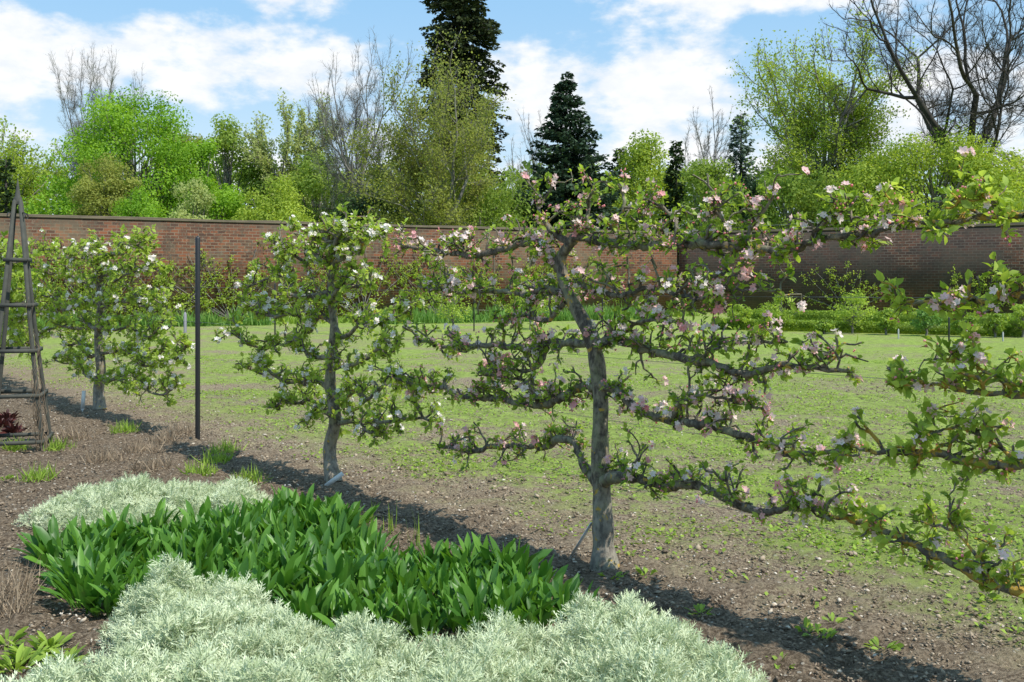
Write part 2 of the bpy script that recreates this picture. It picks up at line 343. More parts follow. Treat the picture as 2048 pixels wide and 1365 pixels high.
for k in range(8):
    mb=MB()
    for i in range(28):
        r=rng.uniform(0,.075); az=rng.uniform(0,6.283)
        broad_leaf(mb,A([r*math.cos(az),r*math.sin(az),0]),az+rng.normal(0,.6),rng.uniform(.6,1.5),rng.uniform(.12,.25),rng.uniform(.030,.050),rng.random(),rng.uniform(-.2,.8))
    vars_.append(mb.build('broad_leaved_plant',M_broad,True))
pts=[]
cand=area(9000,-3,.5,4.3,6.9); cand=cand[inpoly(cand,BED)]
for c in cand:
    if all((c[0]-p_[0])**2+(c[1]-p_[1])**2>.125**2 for p_ in pts): pts.append(c)
for i,c in enumerate(pts):
    if i<8: o=vars_[i]
    else: o=vars_[i%8].copy(); scene.collection.objects.link(o)
    o.location=(c[0],c[1],-.01); o.rotation_euler=(0,0,rng.uniform(0,6.28)); s=rng.uniform(.72,1.15); o.scale=(s,s,s*rng.uniform(.9,1.15))
    tag(o,'clump of upright dark green spoon-shaped leaves in soil','plant','broad-leaved perennials in the bed')
# ---------------------------------------------------------------- espalier trees
def rowp(px,py,off=0.0):
    r=(px-1024)/F; s=(5.6*r-.507)/(.64+.77*r); d=5.6-.77*s; z=CH-(py-560)/F*d
    return T3+U*s+NN*off+A([0,0,z]),d
def arm_from(lst,wob=.025,rf=.84,zj=3.0):
    P=[];R=[]
    for i,(x,y,r) in enumerate(lst):
        off=0 if i==0 else rng.normal(0,wob); p,d=rowp(x,y+(0 if i==0 else rng.normal(0,zj)),off); P.append(p); R.append(r*rf*d/F)
    return A(P),A(R)
def spurs(mb,P,R,step,Lr,tips,skip=.05,up=.72,sub=.85):
    seg=np.r_[0,np.cumsum(np.linalg.norm(np.diff(P,axis=0),axis=1))]; s=skip
    while s<seg[-1]:
        i=min(np.searchsorted(seg,s),len(P)-1); p0=P[i]; sg=1 if rng.random()<up else -.75
        d=nrm(U*rng.normal(0,.55)+NN*rng.normal(0,.6)+A([0,0,sg*rng.uniform(.35,1)]))
        L=rng.uniform(*Lr)*(1 if sg>0 else .65)
        def tw(p,d,L,r,lev):
            k=4; pts=[p]
            for j in range(k): d=nrm(d+rng.normal(size=3)*.46+A([0,0,.06])); pts.append(pts[-1]+d*L/k)
            tube(mb,pts,np.linspace(r,r*.6,k+1)*rng.uniform(.8,1.3,k+1),5 if lev else 4)
            tips.append((pts[-1],d))
            if rng.random()<.6: tips.append((pts[2],nrm(d+rng.normal(size=3)*.8)))
            if lev>0:
                for _ in range(1+(rng.random()<sub)): tw(pts[rng.integers(1,4)],nrm(d+rng.normal(size=3)*.8),L*rng.uniform(.4,.75),r*.7,lev-1)
        tw(p0,d,L,min(.0080,R[i]*.8)*rng.uniform(.7,1.15),1)
        s+=step*rng.uniform(.4,1.6)
def espalier(base,trunk,arms,step,Lr,nl,ls,label,matleaf,matbl,matbark,pb,nfl,extra=None,branchstep=.03,tall=None,fs=.024):
    root=empty('apple_tree',base); tag(root,label,'apple tree','espaliered apple trees in a row')
    mb=MB(); P,R=catmull(*trunk,branchstep)
    nzr=A([noise.noise(Vector((i*branchstep*11,base[0],0))) for i in range(len(R))]); R=R*(1+.16*nzr)
    fl=np.arange(len(R))*branchstep; R=R*(1+.30*np.exp(-fl/.06))
    tube(mb,P,R,16,NN)
    tips=[]
    for k,(aP,aR) in enumerate(arms):
        Q,r=catmull(aP,aR,branchstep); r=r*(1+rng.normal(0,.09,len(r))); Q=Q+rng.normal(0,.0045,Q.shape)*np.minimum(1,np.arange(len(Q))[:,None]/3)
        tube(mb,Q,r,8,NN)
        lr=Lr if not (tall and k in tall) else tall[k]
        spurs(mb,Q,r,step,lr,tips); tips.append((Q[-1],nrm(Q[-1]-Q[-3])))
    if extra is not None:
        k=P[:,2]>extra; spurs(mb,P[k],R[k]*.5,step*.6,Lr,tips)
    mb.build('trunk',matbark,True,base,root)
    TP=A([t[0] for t in tips]); TD=A([t[1] for t in tips]); n=len(TP)
    mb=MB(); cnt=rng.integers(max(1,nl-3),nl+3,n); I=np.repeat(np.arange(n),cnt); N=len(I); D=nrm(TD[I]*.5+runit(N)*.9+A([0,0,.15]))
    ps=TP[I]-TD[I]*rng.uniform(0,.045,(N,1))+D*.006
    tc_=np.clip(rng.normal(.5,.24,n),0,1)[I]+rng.normal(0,.15,N)
    inst(mb,*LEAF,ps,D,nrm(A([0,0,1.])+rng.normal(size=(N,3))*.6),rng.uniform(ls*.45,ls*1.2,N),tc_)
    mb.build('crown',matleaf,False,base,root)
    sel=np.where(rng.random(n)<pb)[0]; mb=MB(); cn=rng.integers(2,nfl+2,len(sel)); I=np.repeat(sel,cn); N=len(I)
    O=nrm(runit(N)+TD[I]*.6+A([.25,-.35,.4])); ps=TP[I]+O*rng.uniform(.012,.032,(N,1))
    pinkc=np.clip(rng.beta(1.2,2.2,n),0,1)[I]; tn=pinkc[:,None]*.8+FT[None]*.26-.06+rng.normal(0,.06,(N,1))
    inst(mb,FV,FT3,FQ,ps,O,runit(N),rng.uniform(fs*.65,fs*1.1,N),tn)
    if matbl is M_pink:
        sel=np.where(rng.random(n)<pb*.7)[0]; I=np.repeat(sel,4); N=len(I); O=nrm(runit(N)+TD[I]*.5)
        inst(mb,*OCT,TP[I]+O*rng.uniform(.015,.042,(N,1)),O,runit(N),rng.uniform(.009,.016,N),rng.uniform(.7,1,N))
    mb.build('blossom',matbl,False,base,root)
    return root
t3=[(1210,1140,27),(1207,1100,25),(1205,1040,23),(1203,980,21),(1200,900,18),(1201,850,17.5),(1199,800,18),(1194,730,17),(1185,680,17),(1166,645,15),(1140,592,14),(1124,548,13),(1122,515,12),(1140,488,11)]
TR=arm_from(t3,.004,.90,0)
L=[
[(1140,488,12),(1165,478,12),(1230,490,11),(1320,495,11),(1420,487,10),(1500,498,10),(1580,500,9),(1640,485,8),(1700,470,7),(1760,462,6),(1810,450,4)],
[(1127,552,12),(1106,525,12),(1097,497,12),(1078,484,11),(1040,490,9),(1000,500,8),(950,510,7),(900,508,6),(860,505,5),(795,488,4)],
[(1140,488,9),(1112,462,7),(1092,435,5),(1080,405,4),(1100,375,3)],
[(1138,590,11),(1095,580,8),(1050,588,7),(1010,582,6),(960,580,5),(900,582,4),(840,578,3)],
[(1130,560,10),(1180,572,7),(1240,590,6),(1300,580,6),(1380,600,5),(1450,590,4),(1560,583,3)],
[(1188,690,14),(1150,688,10),(1100,690,9),(1050,697,8),(1000,690,7),(950,685,6),(900,695,5),(840,680,4)],
[(1188,690,14),(1240,685,11),(1290,705,10),(1350,715,10),(1430,730,9),(1500,738,8),(1560,730,8),(1620,740,7),(1700,742,5)],
[(1200,778,13),(1160,773,11),(1120,795,10),(1080,815,9),(1040,805,8),(990,800,7),(940,795,6),(890,775,5),(820,768,4)],
[(1198,770,13),(1240,785,11),(1280,815,10),(1340,840,10),(1400,855,9),(1450,870,9),(1530,890,8),(1580,908,8),(1640,905,6),(1710,905,4)],
[(1202,968,15),(1240,955,14),(1280,950,13),(1330,975,12),(1380,965,11),(1430,985,10),(1480,1010,10),(1540,1015,9),(1600,1005,7),(1670,1035,5)],
[(1200,972,14),(1165,930,11),(1145,890,10),(1120,875,9),(1080,890,8),(1030,895,7),(985,900,6),(940,905,5),(880,890,4)],
[(1165,480,7),(1178,440,5),(1172,405,4),(1190,375,3)],
[(1245,490,7),(1228,450,5),(1250,415,4),(1238,380,3)],
[(1340,494,7),(1352,455,5),(1330,425,4),(1300,395,3)],
[(1415,487,6),(1440,450,5),(1432,415,4),(1452,385,3)],
[(1500,498,6),(1490,460,5),(1520,430,4),(1545,395,3)],
[(1620,490,6),(1650,455,5),(1690,430,4),(1715,395,3)],
[(1130,605,7),(1090,640,5),(1040,630,4),(990,640,3)],
[(1210,690,7),(1250,655,5),(1310,640,4),(1380,650,3)],
[(1350,590,4),(1380,560,3.5),(1440,550,3),(1500,560,2.5)],
[(1400,722,6),(1440,690,4),(1500,680,3.5),(1570,685,3)],
[(1080,815,6),(1060,770,4),(1010,755,3.5),(950,750,3)],
[(1340,840,6),(1380,800,4),(1440,795,3.5),(1520,820,3)],
[(1100,690,5),(1070,735,4),(1020,740,3),(970,735,3)],
]
arms=[arm_from(a) for a in L]
espalier(A([*TR[0][0][:2],0]),TR,arms,.040,(.05,.23),5,.040,'gnarled espaliered apple tree in pink blossom with bare lower trunk',M_apple,M_pink,M_bark,.22,5,tall={0:(.06,.20)},fs=.0195)
L=[
[(2490,415,12),(2250,425,10),(2048,432,8),(1960,440,7),(1880,448,5),(1800,438,3)],
[(2492,608,12),(2250,604,11),(2048,600,8),(1960,608,7),(1890,600,6),(1830,608,4),(1765,590,3)],
[(2492,833,13),(2250,800,11),(2048,793,7),(1960,785,6),(1900,775,5),(1830,755,4),(1770,735,3)],
[(2493,996,18),(2250,950,15),(2048,933,12),(1960,925,11),(1870,915,9),(1800,910,7),(1740,905,5),(1670,885,4)],
[(2495,1293,20),(2250,1240,18),(2048,1188,14),(1990,1165,13),(1930,1140,12),(1870,1108,11),(1810,1082,10),(1760,1060,9),(1710,1045,7),(1630,1035,4)],
[(2048,433,5),(1990,410,4),(1930,400,3),(1870,410,2.5)],
[(2048,793,5),(1990,745,4),(1930,720,3),(1850,715,2.5)],
[(2048,933,6),(1980,885,4),(1920,860,3),(1850,865,2.5)],
[(1990,1165,6),(1930,1080,4),(1880,1050,3),(1820,1040,2.5)]]
arms=[arm_from(a,.018) for a in L]
T4=T3+U*3.0
def mirror(a,c):
    P=2*c-a[0]; P[:,2]=a[0][:,2]; return P,a[1]
arms+= [mirror(a,T4) for a in arms[:5]]
def trunkpr(c,top,r0,r1,wob=.02):
    z=np.linspace(0,top,9); P=np.stack([c[0]+0*z,c[1]+0*z,z],-1)+U*rng.normal(0,wob,(9,1))*(z[:,None]>.1); return P,np.linspace(r0,r1,9)
espalier(A([*T4[:2],0]),trunkpr(T4,1.85,.06,.03),arms,.046,(.05,.20),5,.050,'espaliered apple tree with orange lichen on its lower arms',M_apple2,M_pink,M_bark4,.11,4,fs=.020)
def generic(c,tiers,top,step,Lr,nl,ls,pb,label,r0=.065,leaf=M_apple2,fs=.022):
    tr=trunkpr(c,top,r0,r0*.33,.035); arms=[]
    for z,hl,hr in tiers:
        zz=tr[0][np.argmin(abs(tr[0][:,2]-z))]
        for sg in(-1,1):
            h=(hl if sg<0 else hr)*rng.uniform(.82,1.12); m=8; t=np.linspace(0,1,m); P=zz+U*(sg*h*t)[:,None]+NN*rng.normal(0,.07,(m,1))*(t[:,None]>0)
            P[:,2]=z-.08*(1-t)+rng.normal(0,.05,m)*(t>0)+.05*t; arms.append((P,np.linspace(r0*.34,.009,m)))
    return espalier(A([*c[:2],0]),tr,arms,step,Lr,nl,ls,label,leaf,M_white,M_bark,pb,5,extra=top*.76,branchstep=.06,fs=fs)
T2=A([-1.41,7.9,0]); T1=A([-5.07,12.3,0]); T0=A([-8.6,16.6,0])
generic(T2,((.54,.8,1.2),(.80,1.5,1.3),(1.06,1.85,1.2),(1.33,1.6,1.1),(1.58,1.5,.8),(1.83,1.1,.8),(1.96,.5,.4)),2.0,.040,(.05,.21),5,.050,.15,'leafy espaliered apple tree with white blossom and pale trunk base',.058)
generic(T1,((.50,1.8,2.2),(.76,2.8,2.5),(1.05,3.0,2.5),(1.35,2.9,2.4),(1.66,2.6,2.1),(1.95,2.2,1.6)),2.05,.052,(.06,.24),5,.062,.13,'leafy espaliered apple tree with pale blossom near a black post',.07,fs=.026)
generic(T0,((.60,2.3,2.3),(.9,2.3,2.3),(1.2,2.3,2.3),(1.5,2.3,2.3),(1.8,2.,2.),(2.,1.6,1.6)),2.05,.095,(.10,.32),6,.10,.10,'leafy espaliered apple tree behind the wooden obelisk',.075,fs=.035)
# ---------------------------------------------------------------- post and wires
M_black=plain('black_metal',(.012,.012,.013),.45,(.02,.02,.02)); M_wire=plain('galvanised_wire',(.22,.22,.22),.5)
def post(c,h,r):
    mb=MB(); c=A([c[0],c[1],0.]); tube(mb,[c+A([0,0,-.2]),c+A([0,0,h*.5]),c+A([0,0,h-.02]),c+A([0,0,h-.01])],[r,r,r,r*.8],10,A([1.,0,0]))
    for z in(.47,.82,1.17,1.52,1.86):
        if z<h-.03: tube(mb,[c+A([0,0,z])-NN*(r+.012),c+A([0,0,z])+NN*(r+.012)],[.004,.004],5)
    return mb.build('post',M_black,True,c)
PB=T3+U*(-5.75)
tag(post((PB[0]+.05,PB[1]-.1),2.03,.024),'slim black metal post supporting the espalier wires','post')
for z in(.47,.82,1.17,1.52,1.86):
    mb=MB(); a=T3+U*(-14)+A([0,0,z])+NN*.02; b_=T3+U*4.2+A([0,0,z])+NN*.02; t=np.linspace(0,1,40)[:,None]; P=a+(b_-a)*t; P[:,2]+=.006*np.sin(t[:,0]*30)
    tube(mb,P,.0011,4); tag(mb.build('training_wire',M_wire,True,a),'taut galvanised wire running along the apple row','wire','training wires of the apple row')
# ---------------------------------------------------------------- obelisk
M_wood=plain('weathered_wood',(.035,.038,.032),.85,(.10,.10,.08),14)
OC=A([-4.72,9.55,0]); root=empty('garden_obelisk',OC); tag(root,'tapering weathered timber obelisk with rungs and scroll finial','plant support')
th=.30; ca,sa=math.cos(th),math.sin(th); hb=.255; ap=2.35
crn=[A([ca*x-sa*y,sa*x+ca*y,0]) for x,y in((-1,-1),(1,-1),(1,1),(-1,1))]
for c in crn:
    mb=MB(); tube(mb,[OC+c*hb,OC+c*(hb*.5)+A([0,0,ap*.5]),OC+c*.025+A([0,0,ap])],[.028,.027,.024],4,A([0.3,.9,.1])); mb.build('leg',M_wood,False,OC,root)
for z in(.08,.51,.93,1.36,1.79):
    hw=hb*(1-z/ap)+.025*z/ap
    for k in range(4):
        a=crn[k]*hw;b_=crn[(k+1)%4]*hw; dd=nrm(b_-a); mb=MB(); mid=(a+b_)/2; n_=nrm(mid)*.012
        rot=np.stack([dd,nrm(mid),A([0,0,1.])],1); box(mb,OC+mid+n_*2.0+A([0,0,z]),np.linalg.norm(b_-a)+.04,.016,.036,rot); mb.build('rung',M_wood,False,OC,root)
mb=MB(); c=OC+A([0,0,ap-.03]); tube(mb,[c,c+A([0,0,.06]),c+A([0,0,.08]),c+A([0,0,.14]),c+A([0,0,.25])],[.04,.04,.025,.018,.002],8,A([1.,0,0])); mb.build('finial',M_wood,False,OC,root)
for c in crn:
    mb=MB(); t=np.linspace(0,4.6,18); rr=.05*(1-t/6.2); P=OC+nrm(c)*(.085-rr*np.cos(t))[:,None]+A([0,0,1])*(ap-.15+rr*np.sin(t))[:,None]; tube(mb,P,.005,5); mb.build('scroll',M_black,True,OC,root)
mb=MB()
for k in range(26):
    c=crn[1]; P=[]; ph=rng.uniform(0,6.28); zt=rng.uniform(.5,1.6)
    for z in np.arange(0,zt,.06):
        hw=hb*(1-z/ap); r=.035+.022*math.sin(z*5+k); P.append(OC+c*hw+A([r*math.cos(z*7+ph),r*math.sin(z*7+ph),z])+rng.normal(0,.012,3)*A([1,1,0]))
    tube(mb,P,np.linspace(.003,.0012,len(P)),4,tone=rng.random()*.5)
tag(mb.build('climbing_plant',M_dry,False,OC+crn[1]*hb),'tangle of dry brown vine stems climbing the obelisk leg','climbing plant')
# ---------------------------------------------------------------- labels
M_lab=plain('white_plastic',(.80,.80,.78),.5,(.66,.66,.64),8)
def plabel(a,b_,w,lab):
    mb=MB(); a=A(a,float);b_=A(b_,float); y=nrm(b_-a); x=nrm(np.cross(y,A([.9,-1,.6]))); rot=np.stack([x,y,np.cross(x,y)],1); L=np.linalg.norm(b_-a)
    box(mb,(a+b_)/2,w,L,.003,rot)
    mb.add([a-x*w/2,a+x*w/2,a-y*w*.9],[(0,1,2)],None)
    tag(mb.build('plant_label',M_lab,False,a),lab,'plant label','white plant labels along the apple row')
def gp(px,py,dz=0,d=None):
    if d is None: return G(px,py)
    return A([(px-1024)/F*d,d,CH-(py-560)/F*d])
plabel(gp(652,972,d=7.72),gp(686,947,d=7.7),.035,'white plastic label leaning at the base of an apple trunk')
plabel(gp(1143,1112,d=5.75),gp(1184,1045,d=5.62),.030,'long white plastic label leaning against the blossoming tree')
plabel(gp(165,818,d=12.2),gp(168,782,d=12.2),.045,'upright white plastic label beside a leafy apple tree')
def stake(px,d,h,w,mat,name,lab,cat):
    mb=MB(); c=A([(px-1024)/F*d,d,0]); tube(mb,[c,c+A([0,0,h*.9]),c+A([0,0,h])],[w,w,w*.5],5,A([1.,0,0])); tag(mb.build(name,mat,False,c),lab,cat)
M_lab2=plain('faded_plastic',(.5,.5,.47),.6,(.35,.35,.33),8)
for px,d,h in((1797,27.0,.27),(1934,26.2,.27),(2006,26.,.24)): stake(px,d,h,.022,M_lab2,'marker_stake','short white marker stake in front of the box hedge','stake')
stake(370,30,.62,.05,plain('grey_stake',(.3,.29,.33),.7),'marker_stake','grey stake standing by the green iris border','stake')
for px,d,h in((948,31,1.5),(550,29,1.5),(1898,26.2,.62),(1205,33,1.4)): tag(post(((px-1024)/F*d,d),h,.022),'thin dark post in the far border','post','thin posts in the far border')
# ---------------------------------------------------------------- woody trees
def broad_tree(x,y,H,hw,mat,bark,nleaf,ls,label,ncl=48,bottom=.12,rcf=.24,name='deciduous_tree',cat='tree',group=None,trunk_r=None,smin=.35,gs=.54):
    base=A([x,y,0.]); root=empty(name,base); tag(root,label,cat,group)
    rc=hw*rcf; zc=H*(1+bottom)/2; rz=H*(1-bottom)/2
    dv=runit(ncl); r=rng.uniform(smin,1,ncl)**.6; C=dv*r[:,None]*A([hw-rc*.4,hw-rc*.4,rz-rc*.6])
    f=1-.34*np.clip(C[:,2]/rz,0,1)**1.4; C[:,:2]*=f[:,None]; C=C+A([0,0,zc])+base
    RC=rc*rng.uniform(.6,1.4,ncl)
    mb=MB(); tr=trunk_r or H*.02; tz=np.linspace(0,H*.8,8); TPp=base+np.stack([rng.normal(0,hw*.03,8)*(tz>0),rng.normal(0,hw*.03,8)*(tz>0),tz],-1); tube(mb,TPp,np.linspace(tr,tr*.25,8),7)
    for c in C:
        z0=min(max((c[2])*rng.uniform(.35,.75),H*.06),H*.75); p0=A([np.interp(z0,tz,TPp[:,i]) for i in range(3)])
        t=np.linspace(0,1,6)[:,None]; mid=(p0+c)/2+A([0,0,-.08*H*rng.random()]); P_=(1-t)**2*p0+2*t*(1-t)*mid+t*t*c; rr=tr*.35*rng.uniform(.5,1)
        tube(mb,P_,np.linspace(rr,rr*.3,6),5)
    mb.build('trunk',bark,True,base,root)
    mb=MB(); wgt=RC**2; I=rng.choice(ncl,nleaf,p=wgt/wgt.sum())
    g_=rng.normal(size=(nleaf,3)); o=g_/np.maximum(1,np.linalg.norm(g_,axis=1,keepdims=True)/1.9)*gs*A([1,1,.8]); ps=C[I]+o*RC[I][:,None]; ps[:,2]=np.maximum(ps[:,2],.03)
    tn=np.clip(rng.normal(.5,.2,ncl),0,1)[I]+rng.normal(0,.09,nleaf)
    nv=nrm(nrm(o)+A([0,0,.35])+rng.normal(size=(nleaf,3))*.55)
    inst(mb,*RH,ps,nrm(np.cross(nv,runit(nleaf))),nv,rng.uniform(.6,1.3,nleaf)*ls,tn)
    mb.build('crown',mat,False,base,root); return root
def bt(px,top,hwpx,d,mat,nleaf,ls,label,**k):
    return broad_tree((px-1024)/F*d,d,CH+(560-top)/F*d,hwpx*1.12/F*d,mat,k.pop('bark',M_barkg),nleaf,ls,label,**k)
def skeleton_tree(px,top,hwpx,d,bark,levels,label,trunkL=.34,spread=.55,mat=None,nleaf=0,ls=.12,r0=.022,twig=3,name='bare_tree',seed=0,lean=0,tw=.022,fat=1.0,n0=4,jit=.18):
    g=np.random.default_rng(seed); segs=[]
    def rec(p,dr,L,r,lev,first=False):
        k=5; pts=[p]; bend=.05 if first else .16
        for i in range(k-1): dr=nrm(dr+g.normal(size=3)*bend+A([0,0,.07 if not first else 0])); pts.append(pts[-1]+dr*L/(k-1))
        rr=np.linspace(r,r*.72,k); segs.append((A(pts),rr,lev))
        if lev==0: return
        def child(pt,ang,f,fr):
            o=nrm(np.cross(dr,nrm(g.normal(size=3)))); nd=nrm(dr*math.cos(ang)+o*math.sin(ang)); rec(pt,nd,L*f,fr,lev-1)
        if first:
            for i in range(n0):
                ang=g.uniform(.35,.6)*spread/.55; azz=i*2*math.pi/n0+g.uniform(-.4,.4); nd=nrm(A([math.cos(azz)*math.sin(ang),math.sin(azz)*math.sin(ang),math.cos(ang)])); rec(pts[-1],nd,L*.72*g.uniform(.85,1.15),rr[-1]*.68,lev-1)
            for j in(2,3): child(pts[j],g.uniform(.7,1.0),.55,rr[j]*.4)
            return
        child(pts[-1],g.uniform(.1,.4)*spread/.55,g.uniform(.70,.86),rr[-1]*.88); child(pts[-1],g.uniform(.4,.8)*spread/.55,g.uniform(.6,.8),rr[-1]*.68)
        child(pts[2],g.uniform(.6,1.1),g.uniform(.45,.65),rr[2]*.48)
        if g.random()<.6: child(pts[3],g.uniform(.6,1.1),g.uniform(.4,.6),rr[3]*.42)
    rec(A([0,0,0.]),nrm(A([lean,0,1.])),trunkL,r0,levels,True)
    allp=np.concatenate([s[0] for s in segs]); H=CH+(560-top)/F*d; hw=hwpx/F*d; x=(px-1024)/F*d
    sz=H/np.percentile(allp[:,2],99.3); sx=hw/np.percentile(np.abs(allp[:,0]),97); S=A([sx,sx,sz])
    base=A([x,d,0.]); root=empty(name,base); tag(root,label,'tree')
    mb=MB(); tipP=[];tipD=[]
    for P,R,lev in segs:
        Q=P*S+base; tube(mb,Q,np.maximum(R*sz,.013*fat),7 if lev>=levels-1 else (4 if lev>1 else 3))
        if lev<=1:
            for j in range(1,5): tipP.append(Q[j]); tipD.append(nrm(Q[j]-Q[j-1]))
    tipP=A(tipP);tipD=A(tipD)
    I=np.repeat(np.arange(len(tipP)),twig); N=len(I)
    D=nrm(tipD[I]+runit(N)*.7); Ls=g.uniform(.3,.95,N)*H*.035
    inst(mb,*RH,tipP[I],D,runit(N),np.stack([np.full(N,tw),Ls,Ls*.3],-1),.5)
    mb.build('trunk',bark,False,base,root)
    if mat:
        mb=MB(); I=rng.integers(0,N,nleaf); J=np.repeat(np.arange(len(tipP)),twig)[I]; ps=tipP[J]+D[I]*(Ls[I]*rng.random(nleaf))[:,None]+rng.normal(0,jit,(nleaf,3))
        inst(mb,*RH,ps,runit(nleaf),runit(nleaf),rng.uniform(.6,1.3,nleaf)*ls,np.clip(rng.normal(.5,.2,nleaf),0,1)); mb.build('crown',mat,False,base,root)
    return root
def conifer(px,top,hwpx,d,mat,nb,nper,ls,prof,label,droop=.35,base_t=.06,name='conifer_tree',whorl=0):
    x=(px-1024)/F*d; H=CH+(560-top)/F*d; hw=hwpx/F*d; base=A([x,d,0.]); root=empty(name,base); tag(root,label,'tree')
    mb=MB(); tube(mb,[base,base+A([0,0,H*.5]),base+A([0,0,H*.99])],[H*.022,H*.013,.03],7); ml=MB()
    for i in range(nb):
        t=base_t+(1-base_t)*(i+rng.random())/nb
        if whorl: t=round(t*whorl)/whorl+rng.normal(0,.25/whorl)
        t=min(t,.995); z=t*H; L=hw*prof(t)*rng.uniform(.66,1.12)+.2; az=rng.uniform(0,6.283)
        c=A([math.cos(az),math.sin(az),0]); s=np.linspace(0,1,6)[:,None]
        P=base+c*(L*s)+A([0,0,1])*(z+L*(.12*s-droop*s**2+.16*s**4)); tube(mb,P,np.linspace(.05,.015,6)*max(.4,L/3),4)
        n=max(6,int(nper*L/hw)); tt=rng.random(n)**.7; pos=A([[np.interp(u,s[:,0],P[:,k]) for k in range(3)] for u in tt])
        sd=A([-c[1],c[0],0]); lat=rng.normal(0,.17,n)*L*(1.15-tt); pos+=sd*lat[:,None]; pos[:,2]-=rng.random(n)*ls*.7
        D=nrm(c*.8+sd*(np.sign(lat)*.8)[:,None]+rng.normal(size=(n,3))*.45+A([0,0,-.15]))
        inst(ml,*RH,pos,D,nrm(A([0,0,1.])+rng.normal(size=(n,3))*.5),rng.uniform(.6,1.3,n)*ls,np.clip(rng.normal(.3+.35*tt,.2),0,1))
    mb.build('trunk',M_barkd,True,base,root); ml.build('crown',mat,False,base,root); return root
conifer(924,-230,84,88,M_t_seq,760,80,.40,lambda t:(1-.70*max(0,(t-.5)/.5)**1.7)*(.92+.08*math.sin(t*61)),'very tall dark sequoia with narrow drooping crown beyond the wall',.42,.05)
conifer(1132,145,108,70,M_t_con,330,115,.32,lambda t:min(1,(1-t)*1.75)*.98+.02,'dark green fir with tiered branches beyond the wall',.10,whorl=28)
conifer(1352,280,40,72,M_t_dark,130,50,.32,lambda t:(1-t)**.7,'slim dark cypress-like conifer beyond the wall',.1)
conifer(1240,295,50,80,M_t_dark,120,50,.38,lambda t:(1-t)**.5,'dark conifer with blunt top beyond the wall',.1)
conifer(1482,225,70,78,M_t_blue,190,55,.32,lambda t:(1-t)**.7,'thin grey-blue conifer beyond the wall',.2)
conifer(12,318,34,60,M_t_dark,80,40,.3,lambda t:(1-t)**.7,'small dark conifer beyond the wall near the obelisk',.1)
# bare trees
skeleton_tree(190,125,85,95,M_barkg,5,'tall wispy bare tree behind bright green trees',.30,.5,r0=.009,twig=7,seed=3,tw=.018)
skeleton_tree(722,115,78,70,M_barkg,5,'bare grey-branched tree rising over the brick wall',.32,.5,r0=.014,twig=5,seed=5,tw=.018)
skeleton_tree(1900,-85,235,60,M_barkd,5,'large dark bare tree with wide spreading limbs',.40,.80,r0=.023,twig=5,seed=42,fat=1.2,tw=.022)
skeleton_tree(1415,228,60,82,M_barkg,4,'small bare twiggy tree beyond the dark wall',.35,.5,r0=.013,twig=7,seed=8)
skeleton_tree(1065,240,45,95,M_barkg,4,'small bare tree between two dark conifers',.35,.5,r0=.013,twig=5,seed=9)
skeleton_tree(872,150,125,61,M_barkg,5,'tree with thin new olive leaves in front of the sequoia',.26,.55,mat=M_t_olive,nleaf=38000,ls=.15,r0=.016,twig=3,name='deciduous_tree',seed=21,jit=.3)
skeleton_tree(1665,78,125,66,M_barkg,5,'tall airy tree in fresh pale green leaf',.28,.5,mat=M_t_yel,nleaf=26000,ls=.17,r0=.019,twig=2,name='deciduous_tree',seed=23,jit=.3)
bt(1650,120,100,67,M_t_yel,17000,.17,'airy rounded tree in fresh yellow-green leaf',ncl=75,rcf=.22)
skeleton_tree(590,218,75,80,M_barkg,4,'airy pale green tree beyond the wall',.3,.5,mat=M_t_pale,nleaf=18000,ls=.21,r0=.015,twig=5,name='deciduous_tree',seed=25)
skeleton_tree(30,272,80,72,M_barkg,4,'airy yellow-green tree beyond the wall',.3,.5,mat=M_t_yel,nleaf=15000,ls=.2,r0=.015,twig=5,name='deciduous_tree',seed=27)
# leafy trees
bt(270,160,132,66,M_t_bright,42000,.18,'big bright green maple in full fresh leaf',ncl=150,rcf=.22)
bt(400,250,85,68,M_t_bright,18000,.19,'rounded bright green tree beyond the brick wall',ncl=80,rcf=.24)
bt(455,230,95,80,M_t_mid,20000,.22,'broad mid-green tree behind the maples',ncl=80)
bt(370,212,60,86,M_t_olive,9000,.22,'brownish-green tree just coming into leaf',ncl=50)
bt(215,292,72,57,M_t_olive,15000,.14,'rounded olive-brown young tree above the wall',ncl=80,rcf=.23)
bt(285,368,75,54,M_t_bright,12000,.14,'low bright green shrub-like tree above the wall',ncl=60,rcf=.28)
bt(385,355,52,54,M_t_pale,9000,.13,'pale feathery green young tree above the wall',ncl=50,rcf=.28)
bt(548,342,78,56,M_t_yel,15000,.14,'rounded yellow-green young tree above the wall',ncl=75,rcf=.26)
bt(130,350,80,64,M_t_bright,12000,.18,'green tree with low crown beyond the wall',ncl=60,rcf=.28)
bt(640,275,78,76,M_t_mid,15000,.2,'sparse green tree beyond the wall',ncl=60,rcf=.28)
bt(760,335,85,66,M_t_dark,10000,.18,'dark green evergreen tree beyond the wall',ncl=55,rcf=.28)
bt(700,350,60,74,M_t_mid,8000,.2,'thinly leafed green tree beyond the wall',ncl=45,rcf=.28)
bt(960,300,95,68,M_t_mid,15000,.19,'mid-green tree below the sequoia',ncl=65,rcf=.28)
bt(1040,310,60,80,M_t_mid,10000,.2,'mid-green tree beside the dark fir',ncl=50,rcf=.3)
bt(1285,258,80,76,M_t_yel,18000,.2,'light green rounded tree between conifers',ncl=75,rcf=.27)
bt(1205,285,65,84,M_t_mid,12000,.22,'mid-green tree between conifers',ncl=50,rcf=.28)
bt(1865,238,180,56,M_t_yel,46000,.16,'wide yellow-green tree with layered rounded crown',ncl=160,rcf=.20)
